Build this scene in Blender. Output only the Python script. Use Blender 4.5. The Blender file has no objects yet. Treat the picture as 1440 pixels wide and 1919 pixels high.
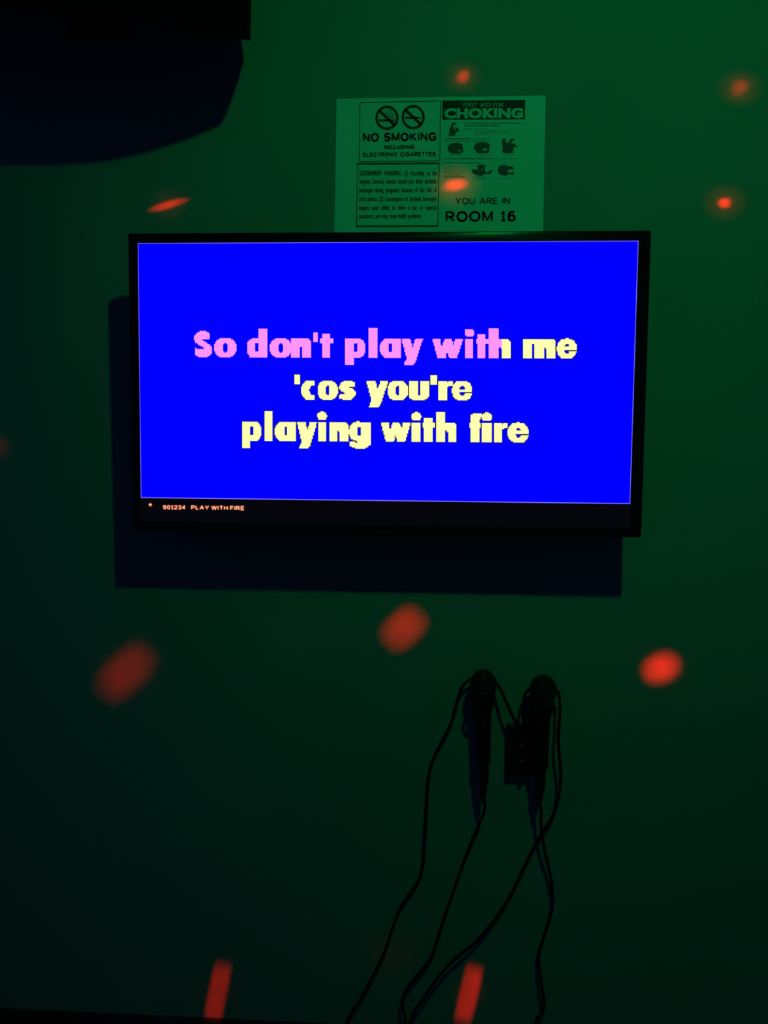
import bpy, bmesh, math, random
from mathutils import Vector, Matrix
from mathutils.geometry import tessellate_polygon

SC = bpy.context.scene
COL = SC.collection
PI = math.pi

# ---------------------------------------------------------------- camera
# x runs right along the television wall, y points into that wall (wall face at y = 0), z is up; metres.
IMG_W, IMG_H, FOC = 1440.0, 1919.0, 1441.0
CAM_D, CAM_H = 1.59237, 1.30
YAW, PITCH, ROLL = -0.0515, -0.03136, 0.01158
cF = Vector((math.sin(YAW) * math.cos(PITCH), math.cos(YAW) * math.cos(PITCH), math.sin(PITCH)))
_r = Vector((math.cos(YAW), -math.sin(YAW), 0)); _u = _r.cross(cF)
cR = math.cos(ROLL) * _r + math.sin(ROLL) * _u
cU = -math.sin(ROLL) * _r + math.cos(ROLL) * _u
cC = Vector((0, -CAM_D, CAM_H))
cam = bpy.data.cameras.new('camera'); camo = bpy.data.objects.new('camera', cam); COL.objects.link(camo)
cam.sensor_fit = 'VERTICAL'; cam.sensor_height = 24.0; cam.lens = 24.0 * FOC / IMG_H
cam.clip_start = 0.01
m = Matrix((cR, cU, -cF)).transposed().to_4x4(); m.translation = cC
camo.matrix_world = m
SC.camera = camo

# ---------------------------------------------------------------- world, lights, exposure
w = bpy.data.worlds.new('world'); SC.world = w; w.use_nodes = True
w.node_tree.nodes['Background'].inputs[0].default_value = (0, 0, 0, 1)     # a closed room: no daylight
SC.view_settings.view_transform = 'Standard'; SC.view_settings.look = 'None'
SC.view_settings.exposure = 0.0; SC.view_settings.gamma = 1.0; SC.view_settings.use_curve_mapping = False

LAMP = Vector((0.39, -1.58, 2.60))           # the party light hangs from the ceiling here
gl = bpy.data.lights.new('green_flood', 'SPOT'); glo = bpy.data.objects.new('green_flood', gl); COL.objects.link(glo)
gl.color = (0.0, 1.0, 0.13); gl.energy = 18.0; gl.spot_size = math.radians(104); gl.spot_blend = 1.0; gl.shadow_soft_size = 0.034
glo.location = LAMP
glo.rotation_euler = (Vector((0.40, 0.0, 1.80)) - LAMP).to_track_quat('-Z', 'Y').to_euler()

WALL_ALB = 0.30
def wallpt(px, py, d=0.0):
    """the point d metres in front of the television wall that was measured at this spot of the photograph"""
    v = cF + cR * ((px - 720) / FOC) - cU * ((py - 959.5) / FOC)
    return cC + v * ((-d - cC.y) / v.y)

# added fill spot, aimed at the rear wall so green bounce lifts the shadows
g2 = bpy.data.lights.new('added_rear_fill', 'SPOT'); g2o = bpy.data.objects.new('added_rear_fill', g2); COL.objects.link(g2o)
g2.color = (0.2, 1.0, 0.45); g2.energy = 7.5; g2.spot_size = math.radians(120); g2.spot_blend = 0.6; g2.shadow_soft_size = 0.02
g2o.location = LAMP + Vector((0.0, -0.035, -0.008))
g2o.rotation_euler = (Vector((0.2, -3.1, 1.0)) - LAMP).to_track_quat('-Z', 'Y').to_euler()

# star projector in the same fixture: a pattern lens that throws separate red beams at the wall
RED = LAMP + Vector((-0.03, 0.03, -0.012))
rl = bpy.data.lights.new('red_star_projector', 'POINT'); rlo = bpy.data.objects.new('red_star_projector', rl); COL.objects.link(rlo)
rl.energy = 1.0; rl.shadow_soft_size = 0.003; rlo.location = RED
BEAMS = [  # where the beam lands (wall measure), half length, half width, tilt deg, brightness, softness start, squareness, halo radius, halo brightness
    (868, 144, 16, 13, 50, 0.48, 0.0, 2, 46, 0.028), (1387, 165, 22, 17, 45, 0.24, 0.0, 2, 55, 0.034), (853, 348, 26, 12.5, 8, 0.48, 0.2, 2, 58, 0.040),
    (316, 384, 41, 8, 15, 0.46, 0.2, 2, 48, 0.014), (1359, 380, 14, 11.5, 5, 0.95, 0.2, 2, 54, 0.036), (757, 1178, 50, 36, 45, 0.25, 0.3, 2.8, 62, 0.010),
    (236, 1260, 70, 41, 45, 0.10, 0.2, 2.8, 88, 0.007), (1240, 1252, 41, 32, 32, 0.66, 0.25, 2.2, 68, 0.018), (408, 1862, 61, 18, 79, 0.17, 0.6, 5, 50, 0.005),
    (879, 1864, 59, 18, 78, 0.26, 0.6, 5, 52, 0.008), (-8, 838, 24, 28, 90, 0.02, 0.0, 2, 40, 0.008), (735, 1790, 60, 45, 60, 0.0, 0.0, 2, 75, 0.0026)]
rl.use_nodes = True
nt = rl.node_tree; nt.nodes.clear()
def N(t, **k):
    n = nt.nodes.new(t)
    for a, b in k.items(): setattr(n, a, b)
    return n
def math_n(op, a, b):
    n = N('ShaderNodeMath', operation=op)
    for i, v in enumerate((a, b)):
        if isinstance(v, (int, float)): n.inputs[i].default_value = v
        else: nt.links.new(v, n.inputs[i])
    return n.outputs[0]
geo = N('ShaderNodeNewGeometry'); sep = N('ShaderNodeSeparateXYZ'); nt.links.new(geo.outputs['Normal'], sep.inputs[0])
front = math_n('GREATER_THAN', math_n('ABSOLUTE', sep.outputs[1], 0), 0.05)
comb = N('ShaderNodeCombineXYZ')
nt.links.new(math_n('DIVIDE', sep.outputs[0], sep.outputs[1]), comb.inputs[0])
nt.links.new(math_n('DIVIDE', sep.outputs[2], sep.outputs[1]), comb.inputs[1])
noi = N('ShaderNodeTexNoise'); noi.inputs['Scale'].default_value = 430; noi.inputs['Detail'].default_value = 2
nt.links.new(comb.outputs[0], noi.inputs['Vector'])
noc = N('ShaderNodeTexNoise'); noc.inputs['Scale'].default_value = 75; noc.inputs['Detail'].default_value = 1
nt.links.new(comb.outputs[0], noc.inputs['Vector'])
grain = math_n('MULTIPLY', math_n('ADD', 0.3, math_n('MULTIPLY', noi.outputs[0], 1.4)), math_n('ADD', 0.4, math_n('MULTIPLY', noc.outputs[0], 1.2)))
total = None
for px, py, a, b, ang, amp, soft, pw, hr, hk in BEAMS:
    P = wallpt(px, py); e = wallpt(px + 10, py); s = (e - P).length / 10
    d = P - RED; depth = d.y
    u, v = d.x / depth, d.z / depth
    comp = PI / WALL_ALB * d.length_squared / (depth / d.length) * 4 * PI
    def field(ra, rb, an, power):
        q = N('ShaderNodeMapping', vector_type='TEXTURE'); nt.links.new(comb.outputs[0], q.inputs['Vector'])
        q.inputs['Location'].default_value = (u, v, 0); q.inputs['Rotation'].default_value = (0, 0, math.radians(an))
        q.inputs['Scale'].default_value = (ra * s / depth, rb * s / depth, 1)
        if power == 2:
            ln = N('ShaderNodeVectorMath', operation='LENGTH'); nt.links.new(q.outputs[0], ln.inputs[0]); return ln.outputs['Value']
        sp_ = N('ShaderNodeSeparateXYZ'); nt.links.new(q.outputs[0], sp_.inputs[0])
        ax = math_n('POWER', math_n('ABSOLUTE', sp_.outputs[0], 0), power); ay = math_n('POWER', math_n('ABSOLUTE', sp_.outputs[1], 0), power)
        return math_n('POWER', math_n('ADD', ax, ay), 1 / power)
    def fade(val, f0, f1, top, kind):
        r = N('ShaderNodeMapRange', interpolation_type=kind); nt.links.new(val, r.inputs[0])
        for i, x in enumerate((f0, f1, top, 0.0)): r.inputs[i + 1].default_value = x
        return r.outputs[0]
    one = fade(field(hr, hr * 0.85, 0, 2), 0.0, 1.0, comp * hk, 'SMOOTHERSTEP')
    if amp: one = math_n('ADD', one, math_n('MULTIPLY', fade(field(a, b, ang, pw), soft, 1.15, comp * amp, 'SMOOTHSTEP'), grain))
    total = one if total is None else math_n('ADD', total, one)
em = N('ShaderNodeEmission'); em.inputs[0].default_value = (1.0, 0.010, 0.003, 1)
nt.links.new(math_n('MULTIPLY', total, front), em.inputs[1])
out = N('ShaderNodeOutputLight'); nt.links.new(em.outputs[0], out.inputs[0])

# ---------------------------------------------------------------- materials
def mat(name, col, rough=0.6, metal=0.0, noise=None, bump=None, spec=0.5):
    mt = bpy.data.materials.new(name); mt.use_nodes = True
    t = mt.node_tree; b = t.nodes['Principled BSDF']
    b.inputs['Base Color'].default_value = (*col, 1); b.inputs['Roughness'].default_value = rough
    b.inputs['Metallic'].default_value = metal; b.inputs['Specular IOR Level'].default_value = spec
    tc = t.nodes.new('ShaderNodeTexCoord')
    if noise:
        n = t.nodes.new('ShaderNodeTexNoise'); n.inputs['Scale'].default_value = noise[0]; n.inputs['Detail'].default_value = 6
        t.links.new(tc.outputs['Object'], n.inputs['Vector'])
        r = t.nodes.new('ShaderNodeMapRange'); t.links.new(n.outputs[0], r.inputs[0])
        r.inputs[1].default_value = 0.3; r.inputs[2].default_value = 0.7; r.inputs[3].default_value = 1 - noise[1]; r.inputs[4].default_value = 1 + noise[1]
        mx = t.nodes.new('ShaderNodeVectorMath'); mx.operation = 'SCALE'; mx.inputs[0].default_value = col
        t.links.new(r.outputs[0], mx.inputs['Scale']); t.links.new(mx.outputs[0], b.inputs['Base Color'])
    if bump:
        n = t.nodes.new('ShaderNodeTexNoise'); n.inputs['Scale'].default_value = bump[0]; n.inputs['Detail'].default_value = 3
        t.links.new(tc.outputs['Object'], n.inputs['Vector'])
        bp = t.nodes.new('ShaderNodeBump'); bp.inputs['Strength'].default_value = bump[1]; bp.inputs['Distance'].default_value = bump[2]
        t.links.new(n.outputs[0], bp.inputs['Height']); t.links.new(bp.outputs[0], b.inputs['Normal'])
    return mt
def glow(name, col, s=1.0):
    mt = bpy.data.materials.new(name); mt.use_nodes = True
    t = mt.node_tree; t.nodes.clear()
    e = t.nodes.new('ShaderNodeEmission'); e.inputs[0].default_value = (*col, 1); e.inputs[1].default_value = s
    o = t.nodes.new('ShaderNodeOutputMaterial'); t.links.new(e.outputs[0], o.inputs[0])
    return mt
M_WALL = mat('painted_wall', (WALL_ALB,) * 3, 0.75, noise=(2.2, 0.06), bump=(180, 0.12, 0.002), spec=0.2)
M_DIM = mat('room_paint', (0.42, 0.42, 0.43), 0.8, noise=(2, 0.06), spec=0.2)
M_CEIL = mat('ceiling_paint', (0.45, 0.45, 0.45), 0.9, spec=0.1)
M_FLOOR = mat('dark_floor_tile', (0.03, 0.03, 0.032), 0.5, noise=(8, 0.2))
M_BASE = mat('black_vinyl_base', (0.016, 0.016, 0.017), 0.55, noise=(20, 0.15))
M_PAPER = mat('poster_paper', (0.78, 0.78, 0.76), 0.6, noise=(9, 0.015), spec=0.2)
M_INK = mat('printed_ink', (0.055, 0.055, 0.058), 0.7, spec=0.1)
M_FIG_INK = mat('halftone_ink', (0.12, 0.12, 0.125), 0.7, noise=(900, 0.35), spec=0.1)
M_GREY_INK = mat('fine_print_ink', (0.26, 0.26, 0.26), 0.7, spec=0.1)
M_GLOSS = mat('gloss_black_plastic', (0.006, 0.006, 0.008), 0.16)
M_SHELL = mat('matte_black_plastic', (0.01, 0.01, 0.011), 0.5, bump=(900, 0.1, 0.0005))
M_STEEL = mat('black_steel', (0.012, 0.012, 0.013), 0.4, metal=0.3)
M_RUBBER = mat('black_rubber', (0.004, 0.004, 0.004), 0.7, spec=0.15)
M_HANDLE = mat('black_handle_enamel', (0.006, 0.006, 0.007), 0.55, bump=(700, 0.15, 0.0004), spec=0.25)
M_GRILLE = mat('dark_wire_grille', (0.05, 0.052, 0.05), 0.5, metal=0.5)
M_FOAM = mat('grille_foam', (0.012, 0.012, 0.012), 0.95, spec=0.05)
M_COLLAR = mat('grille_collar_metal', (0.09, 0.095, 0.09), 0.42, metal=0.7)
M_PLUG = mat('plug_nickel_dark', (0.03, 0.03, 0.035), 0.4, metal=0.5)
M_SPK = mat('speaker_black_vinyl', (0.003, 0.003, 0.003), 0.8, bump=(400, 0.2, 0.001), spec=0.1)
M_CLOTH = mat('speaker_cloth', (0.003, 0.003, 0.003), 0.95, bump=(1500, 0.3, 0.001), spec=0.1)
M_LOGO = mat('logo_grey_print', (0.10, 0.10, 0.11), 0.5)
M_GLINT = mat('bright_plug_metal', (0.55, 0.55, 0.56), 0.25, metal=1.0)
G_BLUE = glow('screen_blue', (0.0, 0.0, 1.0), 3.0)
G_EDGE = glow('screen_blue_edge', (0.22, 0.16, 1.0), 1.0)
G_BLACK = glow('screen_black_level', (0.0016, 0.0016, 0.0036), 1.0)
G_PINK = glow('lyric_pink', (1.0, 0.30, 0.95), 1.0)
G_YELLOW = glow('lyric_yellow', (1.0, 1.0, 0.44), 1.0)
G_DARK = glow('lyric_outline', (0.004, 0.004, 0.02), 1.0)
G_ORANGE = glow('caption_orange', (1.0, 0.46, 0.27), 1.0)
G_REDGLOW = glow('caption_outline', (0.20, 0.008, 0.002), 1.0)
G_LENS_G = glow('green_lens', (0.02, 1.0, 0.2), 6.0)
G_LENS_R = glow('red_lens', (1.0, 0.03, 0.01), 4.0)

# ---------------------------------------------------------------- helpers
def link(name, me, mt, parent=None):
    o = bpy.data.objects.new(name, me); COL.objects.link(o)
    if mt: me.materials.append(mt)
    if parent: o.parent = parent
    return o
def obj(name, bm, mt, parent=None, smooth=False):
    me = bpy.data.meshes.new(name)
    bmesh.ops.recalc_face_normals(bm, faces=bm.faces)
    bm.to_mesh(me); bm.free()
    if smooth:
        for p in me.polygons: p.use_smooth = True
        try: me.set_sharp_from_angle(angle=math.radians(40))
        except Exception: pass
    return link(name, me, mt, parent)
def empty(name, loc=(0, 0, 0), rot=(0, 0, 0)):
    o = bpy.data.objects.new(name, None); COL.objects.link(o); o.location = loc; o.rotation_euler = rot; o.empty_display_size = 0.05
    return o
def tag(o, label, cat, group=None):
    o['label'] = label; o['category'] = cat
    if group: o['group'] = group
    return o
def box(bm, lo, hi, bevel=0.0, seg=2):
    r = bmesh.ops.create_cube(bm, size=1)
    vs = r['verts']
    for v in vs:
        v.co = Vector([(lo[i] + hi[i]) / 2 + v.co[i] * (hi[i] - lo[i]) for i in range(3)])
    if bevel:
        es = list({e for v in vs for e in v.link_edges})
        bmesh.ops.bevel(bm, geom=es, offset=bevel, segments=seg, profile=0.5, affect='EDGES')
def lathe(bm, prof, n=28, mtx=None):
    """profile of (radius, z) spun round z"""
    rings = []
    for r, z in prof:
        if r < 1e-6: rings.append([bm.verts.new((0, 0, z))])
        else: rings.append([bm.verts.new((r * math.cos(2 * PI * k / n), r * math.sin(2 * PI * k / n), z)) for k in range(n)])
    for a, b in zip(rings, rings[1:]):
        for k in range(n):
            k2 = (k + 1) % n
            if len(a) == 1 and len(b) == 1: continue
            if len(a) == 1: bm.faces.new((a[0], b[k], b[k2]))
            elif len(b) == 1: bm.faces.new((a[k], a[k2], b[0]))
            else: bm.faces.new((a[k], a[k2], b[k2], b[k]))
    if mtx:
        for ring in rings:
            for v in ring: v.co = mtx @ v.co
def catmull(pts, sub=8):
    P = [Vector(p) for p in pts]; P = [P[0] * 2 - P[1]] + P + [P[-1] * 2 - P[-2]]
    out = []
    for i in range(1, len(P) - 2):
        a, b, c, d = P[i - 1:i + 3]
        for k in range(sub):
            t = k / sub
            out.append(0.5 * ((2 * b) + (c - a) * t + (2 * a - 5 * b + 4 * c - d) * t * t + (3 * b - a - 3 * c + d) * t ** 3))
    out.append(P[-2]); return out
def tube(bm, pts, r, n=10):
    rad = r if callable(r) else (lambda t: r)
    T = [(pts[min(i + 1, len(pts) - 1)] - pts[max(i - 1, 0)]).normalized() for i in range(len(pts))]
    nrm = T[0].orthogonal().normalized(); rings = []
    for i, p in enumerate(pts):
        nrm = (nrm - T[i] * nrm.dot(T[i])).normalized(); b = T[i].cross(nrm)
        R = rad(i / (len(pts) - 1))
        rings.append([bm.verts.new(p + (nrm * math.cos(2 * PI * k / n) + b * math.sin(2 * PI * k / n)) * R) for k in range(n)])
    for a, b in zip(rings, rings[1:]):
        for k in range(n): bm.faces.new((a[k], a[(k + 1) % n], b[(k + 1) % n], b[k]))
    bm.faces.new(rings[0]); bm.faces.new(rings[-1][::-1])
def prism(bm, plan, z0, z1):
    a = [bm.verts.new((x, y, z0)) for x, y in plan]; b = [bm.verts.new((x, y, z1)) for x, y in plan]
    n = len(plan)
    for k in range(n): bm.faces.new((a[k], a[(k + 1) % n], b[(k + 1) % n], b[k]))
    bm.faces.new(a[::-1]); bm.faces.new(b)
def text_data(body, bold=0.0, space=1.0):
    c = bpy.data.curves.new('t', 'FONT'); c.body = body; c.size = 1; c.offset = bold; c.space_character = space; c.resolution_u = 4
    o = bpy.data.objects.new('t', c); COL.objects.link(o)
    bpy.context.view_layer.update()
    dg = bpy.context.evaluated_depsgraph_get()
    me = bpy.data.meshes.new_from_object(o.evaluated_get(dg), depsgraph=dg)
    vs = [v.co.copy() for v in me.vertices]; fs = [tuple(p.vertices) for p in me.polygons]
    bpy.data.objects.remove(o); bpy.data.curves.remove(c); bpy.data.meshes.remove(me)
    return vs, fs
_caps = {}
def cap_h(bold):
    if bold not in _caps:
        vs, _ = text_data('H', bold); _caps[bold] = max(v.y for v in vs)
    return _caps[bold]
def flat_text(bm, body, A, B, h, lift, bold=0.0, space=1.0, italic=0.0):
    """set the words on the flat sheet from A to B (both (x,z)), capitals h tall; lift = distance in front of the sheet"""
    vs, fs = text_data(body, bold, space)
    x0, x1 = min(v.x for v in vs), max(v.x for v in vs)
    ex = Vector((B[0] - A[0], B[1] - A[1])); L = ex.length; ex /= L; ey = Vector((-ex.y, ex.x))
    sx = L / (x1 - x0); sy = h / cap_h(bold)
    nv = []
    for v in vs:
        p = Vector(A) + ex * ((v.x - x0) * sx) + ey * (v.y * sy)
        nv.append(bm.verts.new((p.x, -lift, p.y)))
    for f in fs:
        try: bm.faces.new([nv[i] for i in f])
        except ValueError: pass
def arc(cx, cy, rx, ry, a0, a1, n=12):
    return [(cx + rx * math.cos(math.radians(a0 + (a1 - a0) * k / n)), cy + ry * math.sin(math.radians(a0 + (a1 - a0) * k / n))) for k in range(n + 1)]
SANS = {  # plain grotesque capitals and figures: width, centre lines on a unit cap height
 'A': (0.74, [[(0, 0), (0.37, 1), (0.74, 0)], [(0.13, 0.34), (0.61, 0.34)]]), 'C': (0.72, [arc(0.40, 0.5, 0.38, 0.5, 38, 322, 18)]),
 'D': (0.68, [[(0, 0), (0, 1), (0.3, 1)] + arc(0.28, 0.5, 0.40, 0.5, 85, -85, 12) + [(0.3, 0), (0, 0)]]),
 'E': (0.58, [[(0.58, 1), (0, 1), (0, 0), (0.58, 0)], [(0, 0.52), (0.53, 0.52)]]), 'F': (0.54, [[(0.54, 1), (0, 1), (0, 0)], [(0, 0.5), (0.47, 0.5)]]),
 'G': (0.77, [arc(0.40, 0.5, 0.39, 0.5, 40, 310, 18) + [(0.72, 0.14), (0.74, 0.46), (0.44, 0.46)]]), 'H': (0.64, [[(0, 0), (0, 1)], [(0.64, 0), (0.64, 1)], [(0, 0.52), (0.64, 0.52)]]),
 'I': (0.0, [[(0, 0), (0, 1)]]), 'K': (0.66, [[(0, 0), (0, 1)], [(0.6, 1), (0, 0.36)], [(0.2, 0.56), (0.66, 0)]]), 'L': (0.5, [[(0, 1), (0, 0), (0.5, 0)]]),
 'M': (0.76, [[(0, 0), (0, 1), (0.38, 0.08), (0.76, 1), (0.76, 0)]]), 'N': (0.64, [[(0, 0), (0, 1), (0.64, 0), (0.64, 1)]]), 'O': (0.80, [arc(0.40, 0.5, 0.40, 0.5, 0, 360, 26)]),
 'P': (0.58, [[(0, 0), (0, 1), (0.3, 1)] + arc(0.3, 0.73, 0.28, 0.27, 85, -85, 10) + [(0.3, 0.46), (0, 0.46)]]),
 'R': (0.64, [[(0, 0), (0, 1), (0.32, 1)] + arc(0.32, 0.74, 0.28, 0.26, 85, -85, 10) + [(0.32, 0.48), (0, 0.48)], [(0.3, 0.48), (0.64, 0)]]),
 'S': (0.60, [arc(0.30, 0.745, 0.28, 0.255, 25, 230, 12) + arc(0.30, 0.265, 0.30, 0.265, 60, -155, 14)]), 'T': (0.62, [[(0, 1), (0.62, 1)], [(0.31, 1), (0.31, 0)]]),
 'U': (0.62, [[(0, 1), (0, 0.33)] + arc(0.31, 0.31, 0.31, 0.31, 180, 360, 14) + [(0.62, 0.33), (0.62, 1)]]), 'W': (1.0, [[(0, 1), (0.25, 0), (0.5, 0.95), (0.75, 0), (1.0, 1)]]),
 'Y': (0.70, [[(0, 1), (0.35, 0.45), (0.70, 1)], [(0.35, 0.45), (0.35, 0)]]),
 '0': (0.50, [arc(0.25, 0.5, 0.25, 0.5, 0, 360, 22)]), '1': (0.34, [[(0.0, 0.78), (0.2, 1), (0.2, 0)], [(0, 0), (0.38, 0)]]),
 '2': (0.50, [arc(0.25, 0.72, 0.25, 0.28, 165, -25, 12) + [(0, 0), (0.5, 0)]]), '3': (0.48, [arc(0.22, 0.75, 0.23, 0.25, 150, -90, 12) + arc(0.22, 0.26, 0.26, 0.26, 90, -150, 12)]),
 '4': (0.54, [[(0.4, 0), (0.4, 1), (0, 0.3), (0.54, 0.3)]]), '6': (0.52, [arc(0.26, 0.31, 0.26, 0.31, 0, 360, 18), [(0.01, 0.36)] + arc(0.30, 0.56, 0.29, 0.44, 180, 55, 10)]),
 '9': (0.52, [arc(0.26, 0.69, 0.26, 0.31, 0, 360, 18), [(0.51, 0.64)] + arc(0.22, 0.44, 0.29, 0.44, 0, -125, 10)])}
def sans_words(body, A, B, h, lift, t, gap=0.11, word=0.50):
    """capitals h tall from A to B on the sheet, stroke t (share of h); one bmesh per word"""
    ws = []; x = 0.0
    for i, ch in enumerate(body):
        if ch == ' ': x += word; continue
        ws.append((ch, x)); x += SANS[ch][0] + t + gap
    nat = x - gap
    A, B = Vector(A), Vector(B); ex = (B - A); L = ex.length; ex /= L; ey = Vector((-ex.y, ex.x)); k = L / nat / h
    out = []; bm = None; it = iter(ws)
    for i, ch in enumerate(body):
        if ch == ' ': bm = None; continue
        if bm is None: bm = bmesh.new(); out.append(bm)
        _, x0 = next(it)
        for line in SANS[ch][1]:
            P = [Vector(((x0 + t / 2 + px) * k, t / 2 + py * (1 - t))) * h for px, py in line]
            for a, b in zip(P, P[1:]):
                d = (b - a)
                if d.length < 1e-9: continue
                d.normalize(); nn = Vector((-d.y, d.x)) * (t * h / 2 * (1 + (k - 1) * abs(d.y)))
                e = d * (t * h * 0.0)
                q = [a - e + nn, b + e + nn, b + e - nn, a - e - nn]
                bm.faces.new([bm.verts.new(((A + ex * p.x + ey * p.y).x, -lift, (A + ex * p.x + ey * p.y).y)) for p in q])
            n = len(P)
            for i2, p in enumerate(P):
                end = i2 in (0, n - 1)
                if end and (P[0] - P[-1]).length > 1e-6: continue
                r = t * h / 2
                q = [p + Vector((math.cos(PI / 4 * j) * r * k, math.sin(PI / 4 * j) * r)) for j in range(8)]
                bm.faces.new([bm.verts.new(((A + ex * c.x + ey * c.y).x, -lift, (A + ex * c.x + ey * c.y).y)) for c in q])
    return out
def flat_poly(bm, loops, lift):
    """flat ink shape: list of loops (outer, holes) of (x,z)"""
    L = [[Vector((x, z, 0)) for x, z in lp] for lp in loops]
    flat = [bm.verts.new((v.x, -lift, v.y)) for lp in L for v in lp]
    for t in tessellate_polygon(L):
        try: bm.faces.new([flat[i] for i in t])
        except ValueError: pass
def structure(o): o['kind'] = 'structure'; return o

# ---------------------------------------------------------------- the room
XL, XR, YR, ZC = -1.25, 1.55, -3.1, 2.74
def slab(name, lo, hi, mt):
    bm = bmesh.new(); box(bm, lo, hi); return structure(obj(name, bm, mt))
slab('wall_front', (XL - 0.1, 0, 0), (XR + 0.1, 0.1, ZC), M_WALL)
slab('wall_left', (XL - 0.1, YR, 0), (XL, 0, ZC), M_DIM)
slab('wall_right', (XR, YR, 0), (XR + 0.1, 0, ZC), M_DIM)
slab('wall_rear', (XL - 0.1, YR - 0.1, 0), (XR + 0.1, YR, ZC), M_DIM)
slab('floor', (XL - 0.1, YR - 0.1, -0.1), (XR + 0.1, 0.1, 0), M_FLOOR)
slab('ceiling', (XL - 0.1, YR - 0.1, ZC), (XR + 0.1, 0.1, ZC + 0.1), M_CEIL)
def skirting(name, a, b, inward):
    bm = bmesh.new()
    prof = [(0, 0), (0.012, 0), (0.012, 0.152), (0.009, 0.158), (0.0, 0.1605)]
    va, vb = [], []
    for d, z in prof:
        va.append(bm.verts.new((a[0] + inward[0] * d, a[1] + inward[1] * d, z)))
        vb.append(bm.verts.new((b[0] + inward[0] * d, b[1] + inward[1] * d, z)))
    n = len(prof)
    for k in range(n): bm.faces.new((va[k], va[(k + 1) % n], vb[(k + 1) % n], vb[k]))
    bm.faces.new(va); bm.faces.new(vb[::-1])
    return structure(obj(name, bm, M_BASE))
skirting('baseboard_front', (XL, 0), (XR, 0), (0, -1))
skirting('baseboard_left', (XL, YR), (XL, -0.012), (1, 0))
skirting('baseboard_right', (XR, YR), (XR, -0.012), (-1, 0))

# ---------------------------------------------------------------- television
TV_C = Vector((-0.07779, -0.15, 1.49272)); TV_W, TV_H, TILT = 0.968, 0.55992, 0.03775
tv = empty('television', TV_C, (TILT, 0, 0))
tag(tv, 'wall-mounted flat television with black bezel showing karaoke lyrics on a blue screen', 'television')
tvN = Vector((0, math.cos(TILT), math.sin(TILT))); tvZ = Vector((0, -math.sin(TILT), math.cos(TILT)))
def tvpt(px, py):
    """spot of the photograph -> (x, z) on the face of the television"""
    v = cF + cR * ((px - 720) / FOC) - cU * ((py - 959.5) / FOC)
    P = cC + v * ((TV_C - cC).dot(tvN) / v.dot(tvN)) - TV_C
    return (P.x, P.dot(tvZ))
lx0, lz1 = -0.4665, 0.2625; lx1, lz0 = 0.4625, -0.2630            # lit panel
SD = 0.0022                                                      # panel sits this far behind the bezel face
bm = bmesh.new()
O = [(-TV_W / 2, -TV_H / 2), (TV_W / 2, -TV_H / 2), (TV_W / 2, TV_H / 2), (-TV_W / 2, TV_H / 2)]
I = [(lx0, lz0), (lx1, lz0), (lx1, lz1), (lx0, lz1)]
fo = [bm.verts.new((x, 0, z)) for x, z in O]; fi = [bm.verts.new((x, 0, z)) for x, z in I]
bo = [bm.verts.new((x, 0.018, z)) for x, z in O]; bi = [bm.verts.new((x, 0.018, z)) for x, z in I]
for k in range(4):
    j = (k + 1) % 4
    bm.faces.new((fo[k], fo[j], fi[j], fi[k])); bm.faces.new((bo[k], bo[j], bi[j], bi[k]))
    bm.faces.new((fo[k], fo[j], bo[j], bo[k])); bm.faces.new((fi[k], fi[j], bi[j], bi[k]))
bmesh.ops.recalc_face_normals(bm, faces=bm.faces)
es = [e for e in bm.edges if all(v in fo for v in e.verts)] + [e for e in bm.edges if (e.verts[0] in fo) != (e.verts[1] in fo) and (e.verts[0] in bo or e.verts[1] in bo)]
bmesh.ops.bevel(bm, geom=es, offset=0.0035, segments=4, profile=0.5, affect='EDGES')
obj('bezel', bm, M_GLOSS, tv, smooth=True)
bm = bmesh.new(); box(bm, (-TV_W / 2 + 0.004, 0.018, -TV_H / 2 + 0.004), (TV_W / 2 - 0.004, 0.034, TV_H / 2 - 0.004), 0.004)
box(bm, (-0.30, 0.034, -0.235), (0.30, 0.066, 0.12), 0.012)
obj('back_cover', bm, M_SHELL, tv, smooth=True)
bm = bmesh.new()
for x in (-0.15, 0.15): box(bm, (x - 0.02, 0.066, -0.19), (x + 0.02, 0.082, 0.19), 0.002)
box(bm, (-0.21, 0.082, -0.11), (0.21, 0.142, 0.11), 0.003)
obj('wall_mount', bm, M_STEEL, tv)
bm = bmesh.new(); box(bm, (lx0, SD, lz0), (lx1, 0.012, lz1)); scr = obj('screen', bm, G_BLACK, tv)
# the blue picture: top part of the panel; below it stays the black caption strip
bl0 = (tvpt(264, 934)[1] + tvpt(1178, 944)[1]) / 2
def sheet(name, x0, z0, x1, z1, y, mt, parent):
    bm = bmesh.new(); vs = [bm.verts.new(p) for p in ((x0, y, z0), (x1, y, z0), (x1, y, z1), (x0, y, z1))]; bm.faces.new(vs)
    return obj(name, bm, mt, parent)
sheet('picture_edge', lx0 + 0.0008, bl0, lx1 - 0.0008, lz1 - 0.0008, SD - 0.0002, G_EDGE, scr)
sheet('picture', lx0 + 0.0018, bl0 + 0.0016, lx1 - 0.002, lz1 - 0.0018, SD - 0.0004, G_BLUE, scr)

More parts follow.
